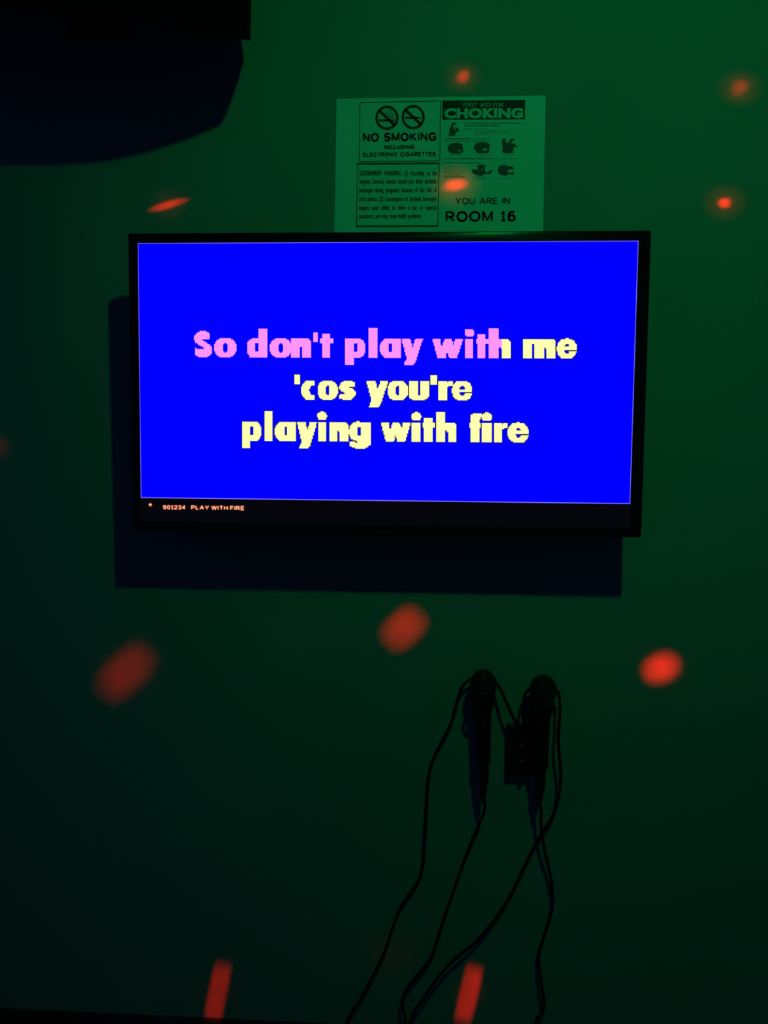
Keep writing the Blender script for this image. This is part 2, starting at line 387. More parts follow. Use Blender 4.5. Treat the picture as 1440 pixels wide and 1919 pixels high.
# --- lyrics, drawn in screen pixels like the karaoke machine does. Shapes in photo measure, baseline 0, up positive.
def sd_ell(x, y, cx, cy, rx, ry):
    k = (abs((x - cx) / rx) ** 2.35 + abs((y - cy) / ry) ** 2.35) ** (1 / 2.35)
    return (k - 1) * min(rx, ry)
def sd_rect(x, y, x0, y0, x1, y1):
    dx = max(x0 - x, x - x1); dy = max(y0 - y, y - y1)
    return max(dx, dy)
def sd_poly(x, y, pts):
    d = 1e9; ins = False; n = len(pts)
    for i in range(n):
        ax, ay = pts[i]; bx, by = pts[(i + 1) % n]
        ex, ey = bx - ax, by - ay; t = max(0, min(1, ((x - ax) * ex + (y - ay) * ey) / (ex * ex + ey * ey)))
        d = min(d, math.hypot(x - ax - ex * t, y - ay - ey * t))
        if (ay > y) != (by > y) and x < (bx - ax) * (y - ay) / (by - ay) + ax: ins = not ins
    return -d if ins else d
def E_(s, *a): return (s, 'e', a)
def R_(s, *a): return (s, 'r', a)
def P_(s, *p): return (s, 'p', p)
GL = {   # glyph -> (native width, shapes), pink weight
 'S': (34, [P_(1, (0, 36), (2, 42), (7, 47), (13, 49), (23, 49), (27, 46), (31, 44), (31, 34), (17, 34), (15, 32.5), (18, 31), (22, 29), (26, 26), (31, 22), (34, 18), (34, 9), (31, 5), (26, 1), (22, 0), (11, 0), (6, 3), (3, 6), (2, 17.5), (8, 15), (18, 15), (19, 17), (16, 20), (12, 22), (6, 26), (2, 29))]),
 'o': (40, [E_(1, 20, 18, 20.4, 18.4), R_(-1, 16.2, 11, 24, 25), E_(-1, 20, 18, 4, 9.5)]),
 'd': (38, [E_(1, 18, 18, 18.5, 18.6), R_(1, 22, 0, 38, 54), R_(1, 5, 0.5, 22, 4), R_(-1, 15.5, 10, 22, 27)]),
 'n': (37, [R_(1, 0, 0, 15.5, 36), R_(1, 21, 0, 37, 31), E_(1, 26, 27, 11, 9), R_(1, 15, 28, 30, 35)]),
 "'": (9, [R_(1, 0, 30, 9, 48)]),
 't': (23, [R_(1, 2.5, 0, 18, 45), R_(1, 0, 27, 23, 35.5)]),
 'p': (38, [E_(1, 20.5, 18, 18, 18.6), R_(1, 0, -13, 16, 36.5), R_(-1, 16, 10, 23, 27)]),
 'l': (16, [R_(1, 0, 0, 16, 55)]),
 'a': (39, [E_(1, 19, 18, 19.4, 18.6), R_(1, 22, 0, 39, 36.5), R_(-1, 16.8, 10, 22, 27.5)]),
 'y': (40, [P_(1, (0, 36), (16, 36), (20.5, 19), (26, 36), (40, 36), (26, -7), (22, -13), (5.5, -13), (6, -8), (10, -2))]),
 'w': (57, [P_(1, (0, 36), (14, 36), (17, 18), (23, 36), (35, 36), (40, 22), (42, 36), (57, 36), (45.5, 0), (31.5, 0), (27.5, 14), (24, 0), (9.5, 0))]),
 'i': (15.5, [R_(1, 0, 0, 15.5, 36), E_(1, 8, 47.5, 8.6, 7.4)]),
 'h': (39, [R_(1, 0, 0, 17, 55), R_(1, 23, 0, 39, 31), E_(1, 28, 27, 11, 9), R_(1, 16, 28, 32, 35)]),
 'm': (63, [R_(1, 0, 0, 17.5, 36), R_(1, 23.2, 0, 40, 32), R_(1, 46.5, 0, 63, 31), R_(1, 15, 28, 54, 36), E_(1, 52, 27, 11, 9.5)]),
 'e': (39, [E_(1, 19.5, 18.2, 19.6, 18.6), P_(-1, (13.5, 21), (17, 27.5), (23, 27.5), (26, 21)), P_(-1, (13, 16.2), (41, 16.2), (41, 13.8), (26, 13.6), (22, 8.5), (17, 8.5))]),
 'c': (27, [E_(1, 19, 18.2, 19, 18.4), R_(-1, 26.5, -3, 45, 40), E_(-1, 25, 18, 9, 10)]),
 's': (33, [P_(1, (0, 24), (2, 30), (8, 34), (14, 36), (24, 36), (33, 33), (31, 25), (18, 25.5), (20, 24), (27, 21), (33, 15), (33, 9), (29, 4), (22, 0), (11, 0), (0, 4), (2, 12), (10, 11), (14, 11.5), (12, 13), (6, 16), (1, 20))]),
 'u': (39, [R_(1, 0, 10, 17, 36), R_(1, 23, 10, 39, 36), E_(1, 19.5, 11, 19.8, 11.2), R_(-1, 17.5, 9, 22.5, 40)]),
 'r': (28, [R_(1, 0, 0, 17, 36), P_(1, (14, 30), (22, 36), (28, 36), (28, 27), (18, 26))]),
 'g': (41, [E_(1, 18, 19, 18.5, 17.8), R_(1, 22, -6, 41, 36), P_(1, (0, -1), (3, 0.5), (14, -2), (25, 0), (41, 2), (41, -6), (30, -13), (13, -13), (2, -8)), R_(-1, 16.5, 11, 22.5, 28)]),
 'f': (24, [R_(1, 2, 0, 20, 44), P_(1, (3, 40), (3, 50), (8, 53), (24, 53), (23, 44), (18, 42)), R_(1, 0, 27, 22, 36)]),
}
def glyph_sd(g, x, y, e):
    d = 1e9
    for s, k, a in GL[g][1]:
        if k == 'e': v = sd_ell(x, y, *a)
        elif k == 'r': v = sd_rect(x, y, *a)
        else: v = sd_poly(x, y, a)
        d = min(d, v - e) if s > 0 else max(d, -(v + e))
    return d
CW, CH = 2.1, 2.25
def lyric(glyphs, base, fat, lo=None, hi=None):
    """glyphs: (letter, x0, x1) in photo measure; base: (y at x=0, slope)"""
    def raster(e_extra):
        runs = []; rows = range(int(-22 / CH), int(60 / CH) + 1)
        xa = min(g[1] for g in glyphs) - 6; xb = max(g[2] for g in glyphs) + 6
        for r in rows:
            y = (r + 0.5) * CH; cells = []
            x = xa; start = None
            while x < xb:
                on = False
                if (lo is None or x >= lo - 1) and (hi is None or x <= hi):
                    for g, gx0, gx1 in glyphs:
                        if gx0 - 6 <= x <= gx1 + 6:
                            gw = GL[g][0]
                            if glyph_sd(g, (x + CW / 2 - gx0) * gw / (gx1 - gx0), y, 0.0) < fat: on = True; break
                if on and start is None: start = x
                if not on and start is not None: runs.append((start, x, r)); start = None
                x += CW
            if start is not None: runs.append((start, xb, r))
        return runs
    runs = raster(0)
    def build(nm, grow, y, mt):
        bm = bmesh.new()
        for a, b, r in runs:
            q = []
            for x, k in ((a - grow, -grow), (b + grow, -grow), (b + grow, CH + grow), (a - grow, CH + grow)):
                px, pz = tvpt(x, base[0] + base[1] * x - (r * CH + k)); q.append(bm.verts.new((px, y, pz)))
            bm.faces.new(q)
        return obj(nm, bm, mt, scr)
    return build
L1 = [('S', 363, 396.5), ('o', 402, 442.5), ('d', 463, 501), ('o', 506, 545.5), ('n', 546, 583), ("'", 586.5, 596), ('t', 601, 624.5), ('p', 646.5, 684.5), ('l', 691, 707),
      ('a', 712.5, 751), ('y', 753, 793), ('w', 811, 868), ('i', 872, 887.5), ('t', 894, 915.5), ('h', 917.5, 957)]
base1 = (668.2, 0.0032); base2 = (747.3, 0.0034); base3 = (823.6, 0.0057)
L1b = [('h', 917.5, 957), ('m', 980.5, 1042), ('e', 1045, 1081)]
L2 = [("'", 551.5, 562), ('c', 565, 590), ('o', 596, 632.5), ('s', 636, 666), ('y', 687, 728), ('o', 727, 764.5), ('u', 767, 804.5), ("'", 807.5, 818.5), ('r', 822, 848), ('e', 848, 885)]
L3 = [('p', 453.5, 489), ('l', 496, 510.5), ('a', 516, 554), ('y', 557, 594), ('i', 596, 611), ('n', 617, 652), ('g', 655, 694), ('w', 714.5, 770), ('i', 772.5, 788), ('t', 793.5, 816), ('h', 818.5, 856),
      ('f', 880, 902.5), ('i', 904.5, 921), ('r', 926, 952), ('e', 952.5, 991)]
for gl_, base, fat, lo, hi, mt in ((L1[:2], base1, 0.2, None, None, G_PINK), (L1[2:7], base1, 0.2, None, None, G_PINK), (L1[7:11], base1, 0.2, None, None, G_PINK), (L1[11:], base1, 0.2, None, 940.5, G_PINK),
        (L1b[:1], base1, 0.45, 941, None, G_YELLOW), (L1b[1:], base1, 0.45, None, None, G_YELLOW), (L2[:4], base2, 0.3, None, None, G_YELLOW), (L2[4:], base2, 0.3, None, None, G_YELLOW),
        (L3[:7], base3, 0.45, None, None, G_YELLOW), (L3[7:11], base3, 0.45, None, None, G_YELLOW), (L3[11:], base3, 0.45, None, None, G_YELLOW)):
    b_ = lyric(gl_, base, fat, lo, hi); o = b_('lyric_word', 0.0, SD - 0.0008, mt)
    o['label'] = 'pink sung lyric word' if mt is G_PINK else 'yellow lyric word not yet sung'
    if mt is G_YELLOW: b_('lyric_outline', 1.3, SD - 0.0006, G_DARK)
# caption strip
for nm, mt, t, lift, grow in (('caption_outline', G_REDGLOW, 0.46, -SD + 0.0004, 1.0), ('caption_word', G_ORANGE, 0.21, -SD + 0.0008, 0.0)):
    for body, xa, ya, xb, yb in (('901234', 305, 954.6, 347.5, 955.0), ('PLAY WITH FIRE', 358, 955.0, 458, 956.6)):
        for bm in sans_words(body, tvpt(xa - grow, ya + grow), tvpt(xb + grow, yb + grow), 0.0083 + 0.002 * grow, lift, t, gap=0.13 if not grow else -0.12, word=0.28 if not grow else 0.36): obj(nm, bm, mt, scr)
    c = tvpt(281.3, 946); k = 0.0034 + 0.0014 * grow
    bm = bmesh.new(); flat_poly(bm, [[(c[0] + k * math.cos(PI / 2 + i * PI / 5) * (1 if i % 2 == 0 else 0.7), c[1] + k * math.sin(PI / 2 + i * PI / 5) * (1 if i % 2 == 0 else 0.7)) for i in range(10)]], lift)
    obj('caption_star' if not grow else nm, bm, mt, scr)
bm = bmesh.new(); flat_text(bm, 'SAMSUNG', tvpt(701, 997.6), tvpt(731, 998), 0.0034, 0.0003, 0.02, 1.05); obj('logo_text', bm, M_LOGO, tv)
bm = bmesh.new(); box(bm, (-0.022, 0.004, -TV_H / 2 - 0.004), (0.022, 0.014, -TV_H / 2 + 0.002), 0.002); obj('sensor_tab', bm, M_GLOSS, tv)

# ---------------------------------------------------------------- safety notice poster
PW = 0.0012
po = empty('safety_notice', (0, -PW, 0))
tag(po, 'white printed safety notice sheet on the wall above the television, partly hidden by it', 'poster')
def wp(px, py): p = wallpt(px, py, PW); return (p.x, p.z)
bm = bmesh.new()
c0, c1, c2, c3 = wp(631, 185), wp(1023, 179), wp(1018, 440), wp(627, 441)
nx, nz = 24, 14
grid = []
for j in range(nz + 1):
    row = []
    for i in range(nx + 1):
        s, t = i / nx, j / nz
        x = (c0[0] * (1 - s) + c1[0] * s) * (1 - t) + (c3[0] * (1 - s) + c2[0] * s) * t
        z = (c0[1] * (1 - s) + c1[1] * s) * (1 - t) + (c3[1] * (1 - s) + c2[1] * s) * t
        row.append((x, z))
    grid.append(row)
fr = [[bm.verts.new((x, 0, z)) for x, z in row] for row in grid]; bk = [[bm.verts.new((x, PW * 0.8, z)) for x, z in row] for row in grid]
for j in range(nz):
    for i in range(nx):
        bm.faces.new((fr[j][i], fr[j + 1][i], fr[j + 1][i + 1], fr[j][i + 1])); bm.faces.new((bk[j][i], bk[j][i + 1], bk[j + 1][i + 1], bk[j + 1][i]))
for j in range(nz):
    bm.faces.new((fr[j][0], bk[j][0], bk[j + 1][0], fr[j + 1][0])); bm.faces.new((fr[j][nx], fr[j + 1][nx], bk[j + 1][nx], bk[j][nx]))
for i in range(nx):
    bm.faces.new((fr[0][i], fr[0][i + 1], bk[0][i + 1], bk[0][i])); bm.faces.new((fr[nz][i], bk[nz][i], bk[nz][i + 1], fr[nz][i + 1]))
obj('paper_sheet', bm, M_PAPER, po)
LI, LI2 = 0.0003, 0.0006
MM = (Vector(wp(724, 220)) - Vector(wp(734, 220))).length / 10       # one photo pixel on the sheet
def line_px(bm, pts, wpx, closed=True, lift=LI):
    n = len(pts)
    for i in range(n if closed else n - 1):
        a, b = Vector(wp(*pts[i])), Vector(wp(*pts[(i + 1) % n])); d = (b - a).normalized(); wd = wpx[i] if isinstance(wpx, (list, tuple)) else wpx
        nn = Vector((-d.y, d.x)) * wd * MM / 2; e = d * wd * MM / 2 * 0.6
        flat_poly(bm, [[tuple(a - e + nn), tuple(b + e + nn), tuple(b + e - nn), tuple(a - e - nn)]], lift)
def print_text(name, items, mt=M_INK, lift=LI):
    for body, x0, y0, x1, y1, h, t in items:
        for bm in sans_words(body, wp(x0, y0), wp(x1, y1), h * MM, lift, t): obj(name, bm, mt, po)
bm = bmesh.new()
line_px(bm, [(676.5, 192.4), (825, 189.4), (826.3, 191), (824.6, 300), (823, 301.6), (675, 303.2), (673.4, 301.5), (675, 194)], 1.4); obj('no_smoking_border', bm, M_INK, po)
bm = bmesh.new(); line_px(bm, [(670.7, 307), (823.3, 306.2), (820.9, 423.6), (668.3, 424.4)], [2.8, 1.6, 2.8, 1.6]); obj('warning_border', bm, M_INK, po)
def ring(cx, cy, bar_y, smoke):
    bm = bmesh.new(); n = 44
    o_ = [wp(cx + 21.8 * math.cos(2 * PI * k / n), cy + 23 * math.sin(2 * PI * k / n)) for k in range(n)]
    i_ = [wp(cx + 16.8 * math.cos(2 * PI * k / n), cy + 18 * math.sin(2 * PI * k / n)) for k in range(n)]
    vo = [bm.verts.new((x, -LI, z)) for x, z in o_]; vi = [bm.verts.new((x, -LI, z)) for x, z in i_]
    for k in range(n): bm.faces.new((vo[k], vo[(k + 1) % n], vi[(k + 1) % n], vi[k]))
    line_px(bm, [(cx - 14, cy - 13), (cx + 14, cy + 13.5)], 5.6, False)
    line_px(bm, [(cx - 13.5, bar_y), (cx + 7, bar_y), (cx + 13, bar_y)], [4.2, 3], False)
    if smoke:
        line_px(bm, [(cx + 1, cy - 14), (cx - 1, cy - 10), (cx + 3, cy - 6), (cx + 6, cy - 2), (cx + 11, cy - 2), (cx + 12, cy + 3)], 1.3, False)
        line_px(bm, [(cx + 4, cy - 15), (cx + 8, cy - 12), (cx + 7, cy - 8), (cx + 12, cy - 6)], 1.3, False)
    return obj('no_smoking_symbol', bm, M_INK, po)
ring(725.5, 220.8, 225.7, True)['label'] = 'crossed-out smoking cigarette symbol'
ring(774.8, 219.6, 220.8, False)['label'] = 'crossed-out plain cigarette symbol'
print_text('no_smoking_word', [('NO SMOKING', 680.3, 266.2, 818.5, 264.4, 16.6, 0.23), ('INCLUDING', 720, 279.8, 777, 279.2, 7.8, 0.25), ('ELECTRONIC CIGARETTES', 680.5, 294.2, 817, 292.8, 8.2, 0.25)])
bm = bmesh.new()
WARN = ['GOVERNMENT WARNING: (1) According to the', 'Surgeon General, women should not drink alcoholic', 'beverages during pregnancy because of the risk of',
        'birth defects. (2) Consumption of alcoholic beverages', 'impairs your ability to drive a car or operate', 'machinery, and may cause health problems.']
ys = [329.2, 344.4, 360.6, 377.2, 393.6, 409.2]
for ln_, yb in zip(WARN, ys):
    words = ln_.split(); x0, x1 = 673.3, (818.5 if yb < 405 else 790)
    natural = [max(v.x for v in text_data(wd, 0.0)[0]) for wd in words]
    k = min(6.3, (x1 - x0 - 2.6 * (len(words) - 1)) / sum(natural)); gap = (x1 - x0 - k * sum(natural)) / (len(words) - 1)
    x = x0
    for wd, nw in zip(words, natural):
        yy = yb - (x - x0) * 0.004
        
        for sh in (0.0, 0.55): flat_text(bm, wd, wp(x + sh, yy), wp(x + sh + nw * k, yy - nw * k * 0.004), 8.8 * MM, LI)
        x += nw * k + gap
obj('warning_text', bm, M_INK, po)['kind'] = 'stuff'
bm = bmesh.new(); flat_poly(bm, [[wp(829.4, 188.6), wp(985, 187.6), wp(984.3, 223.4), wp(829.2, 224.6)]], LI); obj('choking_banner', bm, M_INK, po)
for body, x0, y0, x1, y1, h, bd in (('FIRST', 869, 200.4, 894.5, 200.3, 7.2, 0.008), ('AID', 900, 200.3, 920, 200.2, 7.2, 0.008), ('FOR', 925, 200.2, 944.5, 200.1, 7.2, 0.008), ('CHOKING', 833, 221.0, 980.5, 220.2, 17.3, 0.06)):
    bm = bmesh.new(); flat_text(bm, body, wp(x0, y0), wp(x1, y1), h * MM, LI2, bd, 1.06); obj('choking_word', bm, M_PAPER, po)
print_text('room_number_word', [('YOU ARE IN', 853.3, 383.2, 956, 382.4, 12.2, 0.17), ('ROOM 16', 835, 416.2, 967, 415.4, 20.2, 0.19)])
def cp(x, y): return wp(830 + x / 8.47, 225 + y / 8.47)
FIGS = [
 ([(95, 250), (105, 160), (110, 125), (130, 110), (135, 70), (160, 40), (200, 40), (220, 65), (205, 72), (180, 75), (170, 100), (185, 150), (215, 160), (195, 125), (205, 110), (225, 115), (265, 165), (255, 185), (225, 185), (200, 215), (200, 250)], None),
 ([(80, 430), (100, 395), (150, 370), (220, 360), (290, 370), (325, 390), (315, 420), (325, 450), (310, 470), (340, 480), (300, 530), (230, 540), (150, 535), (110, 510), (85, 480)], [(230, 480), (255, 465), (285, 480), (265, 500)]),
 ([(490, 420), (520, 380), (580, 355), (650, 350), (720, 365), (760, 405), (740, 445), (735, 480), (745, 505), (700, 525), (640, 530), (560, 525), (520, 490), (500, 460)], [(635, 470), (665, 445), (715, 450), (690, 480), (650, 490)]),
 ([(945, 500), (955, 430), (935, 360), (945, 310), (980, 290), (1010, 310), (990, 345), (1050, 365), (1055, 320), (1090, 295), (1140, 300), (1145, 325), (1110, 330), (1085, 360), (1120, 370), (1195, 420), (1180, 440), (1140, 415), (1130, 470), (1105, 480), (1130, 520), (1040, 530), (960, 520)], None),
 ([(455, 785), (530, 785), (560, 780), (555, 730), (560, 708), (675, 708), (670, 745), (665, 790), (690, 825), (715, 840), (735, 810), (770, 795), (795, 805), (770, 840), (735, 865), (715, 865), (680, 845), (640, 880), (560, 880), (500, 860), (465, 825)], [(605, 790), (625, 765), (640, 795)]),
 ([(868, 800), (890, 740), (930, 715), (990, 710), (1040, 735), (1090, 730), (1125, 760), (1120, 790), (1085, 785), (1045, 785), (1030, 820), (1060, 840), (1095, 830), (1110, 815), (1130, 835), (1130, 865), (1050, 865), (1000, 885), (930, 875), (885, 840)], None)]
for body, patch in FIGS:
    bm = bmesh.new(); flat_poly(bm, [[cp(*p) for p in body]] + ([[cp(*p) for p in patch[::-1]]] if patch else []), LI)
    obj('first_aid_figure', bm, M_FIG_INK, po)
rnd = random.Random(4)
bmb, bml = bmesh.new(), bmesh.new()
for x0, x1, y, heavy in [(350, 1235, 47, 1), (350, 890, 88, 1), (350, 445, 142, 1), (490, 720, 142, 0), (510, 920, 170, 0), (510, 1040, 193, 0), (510, 760, 220, 0), (30, 430, 298, 1), (440, 750, 300, 0), (30, 760, 335, 0),
        (110, 330, 555, 0), (510, 740, 555, 0), (1000, 1130, 555, 0), (20, 780, 612, 1), (790, 1240, 612, 0), (20, 620, 680, 1), (30, 280, 740, 0), (30, 210, 768, 0), (30, 200, 795, 0), (30, 340, 820, 0), (30, 280, 850, 0),
        (30, 270, 875, 0), (20, 350, 903, 1), (480, 690, 910, 0), (510, 700, 935, 0), (920, 1100, 930, 0)]:
    x = x0; b2 = bmb if heavy else bml
    while x < x1:
        l = min(rnd.uniform(14, 46), x1 - x); h = (7.5 if heavy else 5) * rnd.uniform(0.8, 1.1); k = rnd.uniform(0.3, 0.7) * h
        flat_poly(b2, [[cp(x, y - k), cp(x + l * 0.3, y - h), cp(x + l * 0.6, y - k), cp(x + l, y - h * 0.9), cp(x + l, y + h), cp(x, y + h)]], LI); x += l + rnd.uniform(5, 10)
obj('fine_print_heading', bmb, M_INK, po)['kind'] = 'stuff'; obj('fine_print', bml, M_GREY_INK, po)['kind'] = 'stuff'

# ---------------------------------------------------------------- loudspeaker in the upper left corner
# cabinet frame: e1 along the front, e2 back towards the wall, n up; it leans well forward and a little to the right
SPX = Matrix(((0.9918, 0.0, 0.1274), (0.0606, 0.8798, -0.4715), (-0.1121, 0.4754, 0.8726)))
SPO = Vector((-0.3323, -0.1846, 2.1093)) + SPX @ Vector((0, 0, 0.001))
SPM = Matrix.Translation(SPO) @ SPX.to_4x4()
sp = empty('loudspeaker', SPO, SPX.to_euler())
tag(sp, 'black bow-fronted loudspeaker hung high on the wall in the upper left corner', 'loudspeaker')
SPC = -0.345                                                     # centre line
edge = [(-0.0251, 0.1566), (-0.0086, 0.0752), (-0.0012, 0.0245), (0.0, 0.0), (-0.0096, -0.0106), (-0.0438, -0.0387), (-0.0933, -0.0696), (-0.1525, -0.095), (-0.2336, -0.1101), (-0.3185, -0.1169)]
plan = edge + [(2 * SPC - x, y) for x, y in edge[::-1]]
bm = bmesh.new(); prism(bm, plan, 0.0, 0.29); obj('cabinet', bm, M_SPK, sp, smooth=True)
gp = [(x, y) for x, y in edge if y < -0.005 ]; gp = gp + [(2 * SPC - x, y) for x, y in gp[::-1]]
outer = [(SPC + (x - SPC) * 0.985, y - 0.006) for x, y in gp]; inner = [(SPC + (x - SPC) * 0.985, y + 0.004) for x, y in gp]
bm = bmesh.new(); prism(bm, outer + inner[::-1], 0.014, 0.276); obj('front_grille', bm, M_CLOTH, sp, smooth=True)
bm = bmesh.new(); box(bm, (SPC - 0.03, -0.1275, 0.022), (SPC + 0.03, -0.121, 0.034), 0.001); obj('badge', bm, M_STEEL, sp)
bm = bmesh.new(); box(bm, (-0.75, -0.008, 2.22), (-0.61, -0.0004, 2.40), 0.002)
tube(bm, [Vector((-0.68, -0.006, 2.31)), Vector((-0.68, -0.05, 2.31)), Vector((-0.68, -0.13, 2.30))], 0.018, 14)
bm.transform(SPM.inverted()); obj('wall_bracket', bm, M_STEEL, sp, smooth=True)

# ---------------------------------------------------------------- microphones, holders, cables
CR = 0.0032
def make_mic(base, tilt, label):
    """base: centre of the ball; the body hangs straight down from it"""
    t = empty('microphone', base, (0.02, tilt, 0)); tag(t, label, 'microphone', 'karaoke microphones')
    bm = bmesh.new()
    prof = [(0.0, 0.0262)] + [(0.0255 * math.sin(a), 0.0262 * math.cos(a)) for a in [PI * k / 26 for k in range(1, 13)]]
    prof += [(0.0255, -0.002)]
    lathe(bm, prof, 30); hd = obj('grille', bm, M_FOAM, t, smooth=True)
    bm = bmesh.new()                                             # woven wire over the foam
    for k in range(24):
        a0 = 2 * PI * k / 24
        for sgn in (1, -1):
            pts = [Vector((0.0259 * math.sin(th) * math.cos(a0 + sgn * th * 1.1), 0.0259 * math.sin(th) * math.sin(a0 + sgn * th * 1.1), 0.0266 * math.cos(th))) for th in [0.12 + 1.44 * j / 12 for j in range(13)]]
            tube(bm, pts, 0.00055, 4)
    obj('wire_mesh', bm, M_GRILLE, hd, smooth=True)
    bm = bmesh.new(); lathe(bm, [(0.0255, -0.001), (0.0272, -0.001), (0.0275, -0.003), (0.0275, -0.007), (0.0268, -0.009), (0.0245, -0.009)], 36); obj('collar_ring', bm, M_COLLAR, t, smooth=True)
    bm = bmesh.new(); lathe(bm, [(0.0262, -0.009), (0.0255, -0.016), (0.0215, -0.030), (0.0185, -0.036), (0.0, -0.036)], 36); obj('lower_grille', bm, M_COLLAR, t, smooth=True)
    bm = bmesh.new(); lathe(bm, [(0.0, -0.034), (0.0190, -0.034), (0.0192, -0.045), (0.0165, -0.060), (0.0150, -0.100), (0.0142, -0.142), (0.0146, -0.150), (0.0155, -0.153), (0.0155, -0.158), (0.0142, -0.1605), (0.0, -0.1605)], 32)
    hb = obj('handle', bm, M_HANDLE, t, smooth=True)
    bm = bmesh.new(); box(bm, (-0.005, -0.0195, -0.088), (0.005, -0.0150, -0.068), 0.001); obj('switch', bm, M_PLUG, hb)
    bm = bmesh.new(); lathe(bm, [(0.0, -0.159), (0.0105, -0.159), (0.0108, -0.166), (0.0102, -0.170), (0.0106, -0.174), (0.0104, -0.203), (0.0095, -0.206), (0.0, -0.206)], 28); obj('plug', bm, M_PLUG, t, smooth=True)
    bm = bmesh.new(); lathe(bm, [(0.0, -0.204), (0.0082, -0.204), (0.0074, -0.212), (0.0078, -0.215), (0.0066, -0.221), (0.0068, -0.224), (0.0050, -0.235), (0.0038, -0.240), (0.0, -0.240)], 20); obj('strain_relief', bm, M_RUBBER, t, smooth=True)
    return t
def make_holder(c, label):
    """wall plate, arm and an open ring that cradles the head from below"""
    t = empty('microphone_holder', (c.x, 0, c.z - 0.045)); tag(t, label, 'holder', 'wall microphone holders')
    bm = bmesh.new(); box(bm, (-0.016, -0.005, -0.035), (0.016, -0.0002, 0.03), 0.0015); obj('wall_plate', bm, M_STEEL, t)
    rr = 0.0245; yc = c.y
    bm = bmesh.new(); box(bm, (-0.006, yc + rr - 0.001, -0.005), (0.006, -0.004, 0.005), 0.001); obj('arm', bm, M_STEEL, t)
    bm = bmesh.new()
    pts = [Vector((rr * math.cos(a), yc + rr * math.sin(a), 0.004)) for a in [math.radians(-60 + 300 * k / 30) for k in range(31)]]
    tube(bm, pts, 0.0035, 8); obj('cradle_ring', bm, M_STEEL, t, smooth=True)
    return t
MD = 0.055
def ball(px, py): return wallpt(px, py, MD)
m1 = ball(906, 1279.5); m2 = ball(1018.5, 1290)
mic1 = make_mic(m1, -0.02, 'black handheld karaoke microphone hanging on the left, beside the jack box')
mic2 = make_mic(m2, 0.012, 'black handheld karaoke microphone hanging on the right, in front of the jack box')
make_holder(m1, 'black wall holder cradling the left microphone under its head')
make_holder(m2, 'black wall holder cradling the right microphone under its head')
# jack box on the wall
jb0, jb1 = wallpt(952, 1363, 0.03), wallpt(1007, 1457, 0.03)
jc = (jb0 + jb1) / 2; hw, hh = (jb1.x - jb0.x) / 2, (jb0.z - jb1.z) / 2
jb = empty('jack_box', (jc.x, 0, jc.z)); tag(jb, 'small black wall jack box partly behind the right microphone', 'jack box')
bm = bmesh.new(); box(bm, (-hw, -0.024, -hh), (hw, -0.0002, hh), 0.003); obj('body', bm, M_STEEL, jb, smooth=True)
bm = bmesh.new(); box(bm, (-hw + 0.002, -0.027, -hh + 0.004), (hw - 0.002, -0.0235, hh - 0.004), 0.001); obj('face_plate', bm, M_SHELL, jb)
JS = [(0.004, 0.012), (0.004, -0.022)]
for jx, jz in JS:
    bm = bmesh.new(); lathe(bm, [(0.0, 0.0), (0.0085, 0.0), (0.0085, 0.003), (0.006, 0.0045), (0.0, 0.0045)], 20, Matrix.Translation((jx, -0.0265, jz)) @ Matrix.Rotation(PI / 2, 4, 'X')); obj('socket', bm, M_GLINT, jb, smooth=True)
for sx in (-1, 1):
    for sz in (-1, 1):
        bm = bmesh.new(); lathe(bm, [(0, 0), (0.0028, 0), (0.0022, 0.0012), (0, 0.0014)], 10, Matrix.Translation((sx * (hw - 0.007), -0.0268, sz * (hh - 0.009))) @ Matrix.Rotation(PI / 2, 4, 'X'))
        obj('screw', bm, M_PLUG, jb)

def cable(label, jack, up, down, mic, lower):
    """jack plug -> over the holder -> down the wall -> floor loop -> up to the microphone's plug"""
    t = empty('microphone_cable', (jc.x, 0, 0)); tag(t, label, 'cable', 'microphone cables')
    j = Vector((jc.x + jack[0], -0.0315, jc.z + jack[1]))
    pts = [j + Vector((0, -0.017, 0.000)), j + Vector((-0.001, -0.0235, 0.006))]
    pts += [wallpt(*p) for p in up] + [wallpt(*p) for p in down]
    end = mic.location; tail = Matrix.LocRotScale(mic.location, mic.rotation_euler.to_quaternion(), None) @ Vector((0, 0, -0.2395))
    tail0 = Matrix.LocRotScale(mic.location, mic.rotation_euler.to_quaternion(), None) @ Vector((0, 0, -0.225))
    low = [wallpt(*p) for p in lower]
    a, b = pts[-1], low[-1]
    pts += [Vector((a.x - 0.02, -0.045, 0.06)), Vector((a.x - 0.03, -0.10, 0.006)), Vector((a.x - 0.02, -0.22, CR + 0.0005)), Vector(((a.x + b.x) / 2, -0.30, CR + 0.0005)),
            Vector((b.x + 0.03, -0.22, CR + 0.0005)), Vector((b.x + 0.015, -0.10, 0.006)), Vector((b.x + 0.004, -0.05, 0.06))]
    pts += low[::-1] + [tail, tail0]
    off = Vector((jc.x, 0, 0))
    bm = bmesh.new(); tube(bm, [p - off for p in catmull(pts, 7)], CR, 10); obj('cord', bm, M_RUBBER, t, smooth=True)
    bm = bmesh.new(); lathe(bm, [(0, -0.002), (0.0032, -0.002), (0.0032, 0.004), (0.0062, 0.004), (0.0062, 0.013), (0.0042, 0.019), (0.0, 0.019)], 18, Matrix.Translation(j - off) @ Matrix.Rotation(PI / 2, 4, 'X'))
    obj('jack_plug', bm, M_PLUG, t, smooth=True)
    return t
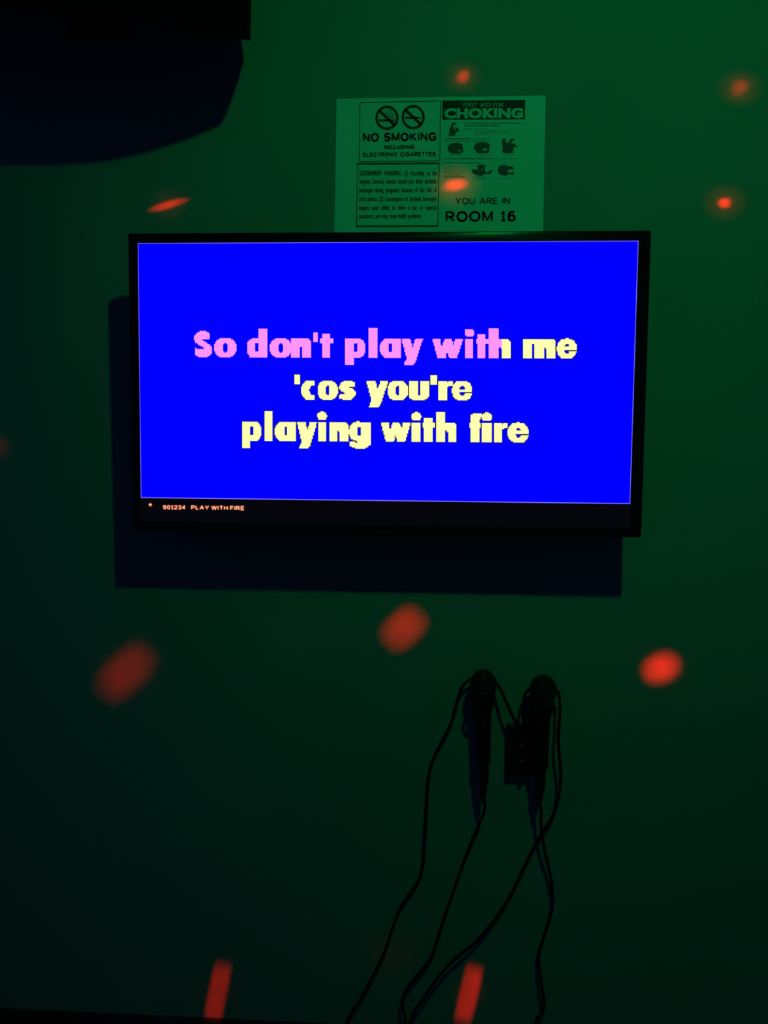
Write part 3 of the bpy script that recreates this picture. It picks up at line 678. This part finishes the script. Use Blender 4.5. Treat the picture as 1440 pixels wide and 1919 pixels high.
cable('thin black cable looped over the left microphone, its leftmost strand falling to the floor', JS[0],
      [(980, 1378, 0.058), (970, 1360, 0.055), (952, 1322, 0.048), (938, 1291, 0.036), (927, 1277, 0.024), (907, 1271, 0.020), (884, 1273, 0.024)],
      [(869, 1284, 0.030), (860, 1305, 0.032), (853, 1335, 0.028), (842, 1364, 0.022), (824, 1398, 0.014), (809, 1432, 0.010), (803, 1465, 0.009), (800, 1510, 0.009), (797, 1565, 0.010), (794, 1612, 0.012), (787, 1646, 0.014),
       (768, 1675, 0.014), (748, 1707, 0.014), (735, 1742, 0.015), (722, 1782, 0.018), (700, 1828, 0.020), (674, 1876, 0.022), (650, 1919, 0.024)],
      mic1, [(909.5, 1506, 0.050), (906, 1526, 0.044), (894, 1554, 0.034), (876, 1598, 0.024), (860, 1642, 0.018), (845, 1686, 0.016), (829, 1732, 0.016), (816, 1775, 0.018), (806, 1798, 0.020), (788, 1822, 0.022), (768, 1845, 0.024), (757, 1867, 0.026), (755, 1890, 0.027), (760, 1919, 0.028)])
cable('thin black cable looped over the right microphone and crossing down to the lower left', JS[1],
      [(986, 1395, 0.052), (982, 1360, 0.044), (981, 1325, 0.040), (986, 1299, 0.034), (999, 1288, 0.024), (1018, 1284, 0.019), (1037, 1288, 0.024)],
      [(1048, 1302, 0.036), (1049.5, 1340, 0.040), (1046.5, 1388, 0.040), (1050, 1428, 0.036), (1051, 1460, 0.032), (1046, 1500, 0.027), (1035, 1532, 0.022), (1016, 1562, 0.016), (994, 1602, 0.013), (975, 1642, 0.012), (955, 1682, 0.012),
       (925, 1727, 0.016), (890, 1767, 0.024), (850, 1800, 0.030), (820, 1834, 0.032), (795, 1870, 0.034), (769, 1916, 0.035)],
      mic2, [(1014.5, 1512, 0.050), (1014, 1535, 0.044), (1016, 1562, 0.036), (1022, 1598, 0.028), (1032, 1640, 0.020), (1036, 1678, 0.016), (1034, 1708, 0.015), (1022, 1748, 0.016), (1011, 1786, 0.018), (1011, 1812, 0.020), (1016, 1850, 0.022), (1020, 1880, 0.024), (1016, 1904, 0.026), (1004, 1922, 0.028)])

# ---------------------------------------------------------------- party light on the ceiling, the source of the green flood and the red beams
dl = empty('party_light', (LAMP.x, LAMP.y, ZC)); tag(dl, 'small black ceiling party light with green and red lenses', 'light')
bm = bmesh.new(); lathe(bm, [(0.0, 0.0), (0.075, 0.0), (0.075, -0.018), (0.055, -0.03), (0.02, -0.034), (0.02, -0.05), (0.0, -0.05)], 32); obj('ceiling_base', bm, M_SHELL, dl, smooth=True)
bm = bmesh.new(); lathe(bm, [(0.0, -0.045), (0.045, -0.05), (0.068, -0.066), (0.072, -0.085), (0.06, -0.103), (0.0, -0.106)], 32); obj('lamp_housing', bm, M_SHELL, dl, smooth=True)
for nm, mt, x, y, r in (('green_lens', G_LENS_G, 0.0, 0.0, 0.018), ('red_lens', G_LENS_R, -0.03, 0.03, 0.010), ('added_rear_lens', G_LENS_G, 0.0, -0.035, 0.012)):  # the rear one is an added lens to go with the fill spot
    bm = bmesh.new(); lathe(bm, [(0.0, -0.104), (r, -0.104), (r, -0.107), (r * 0.7, -0.112), (0.0, -0.114)], 20, Matrix.Translation((x, y, 0))); obj(nm, bm, mt, dl, smooth=True)
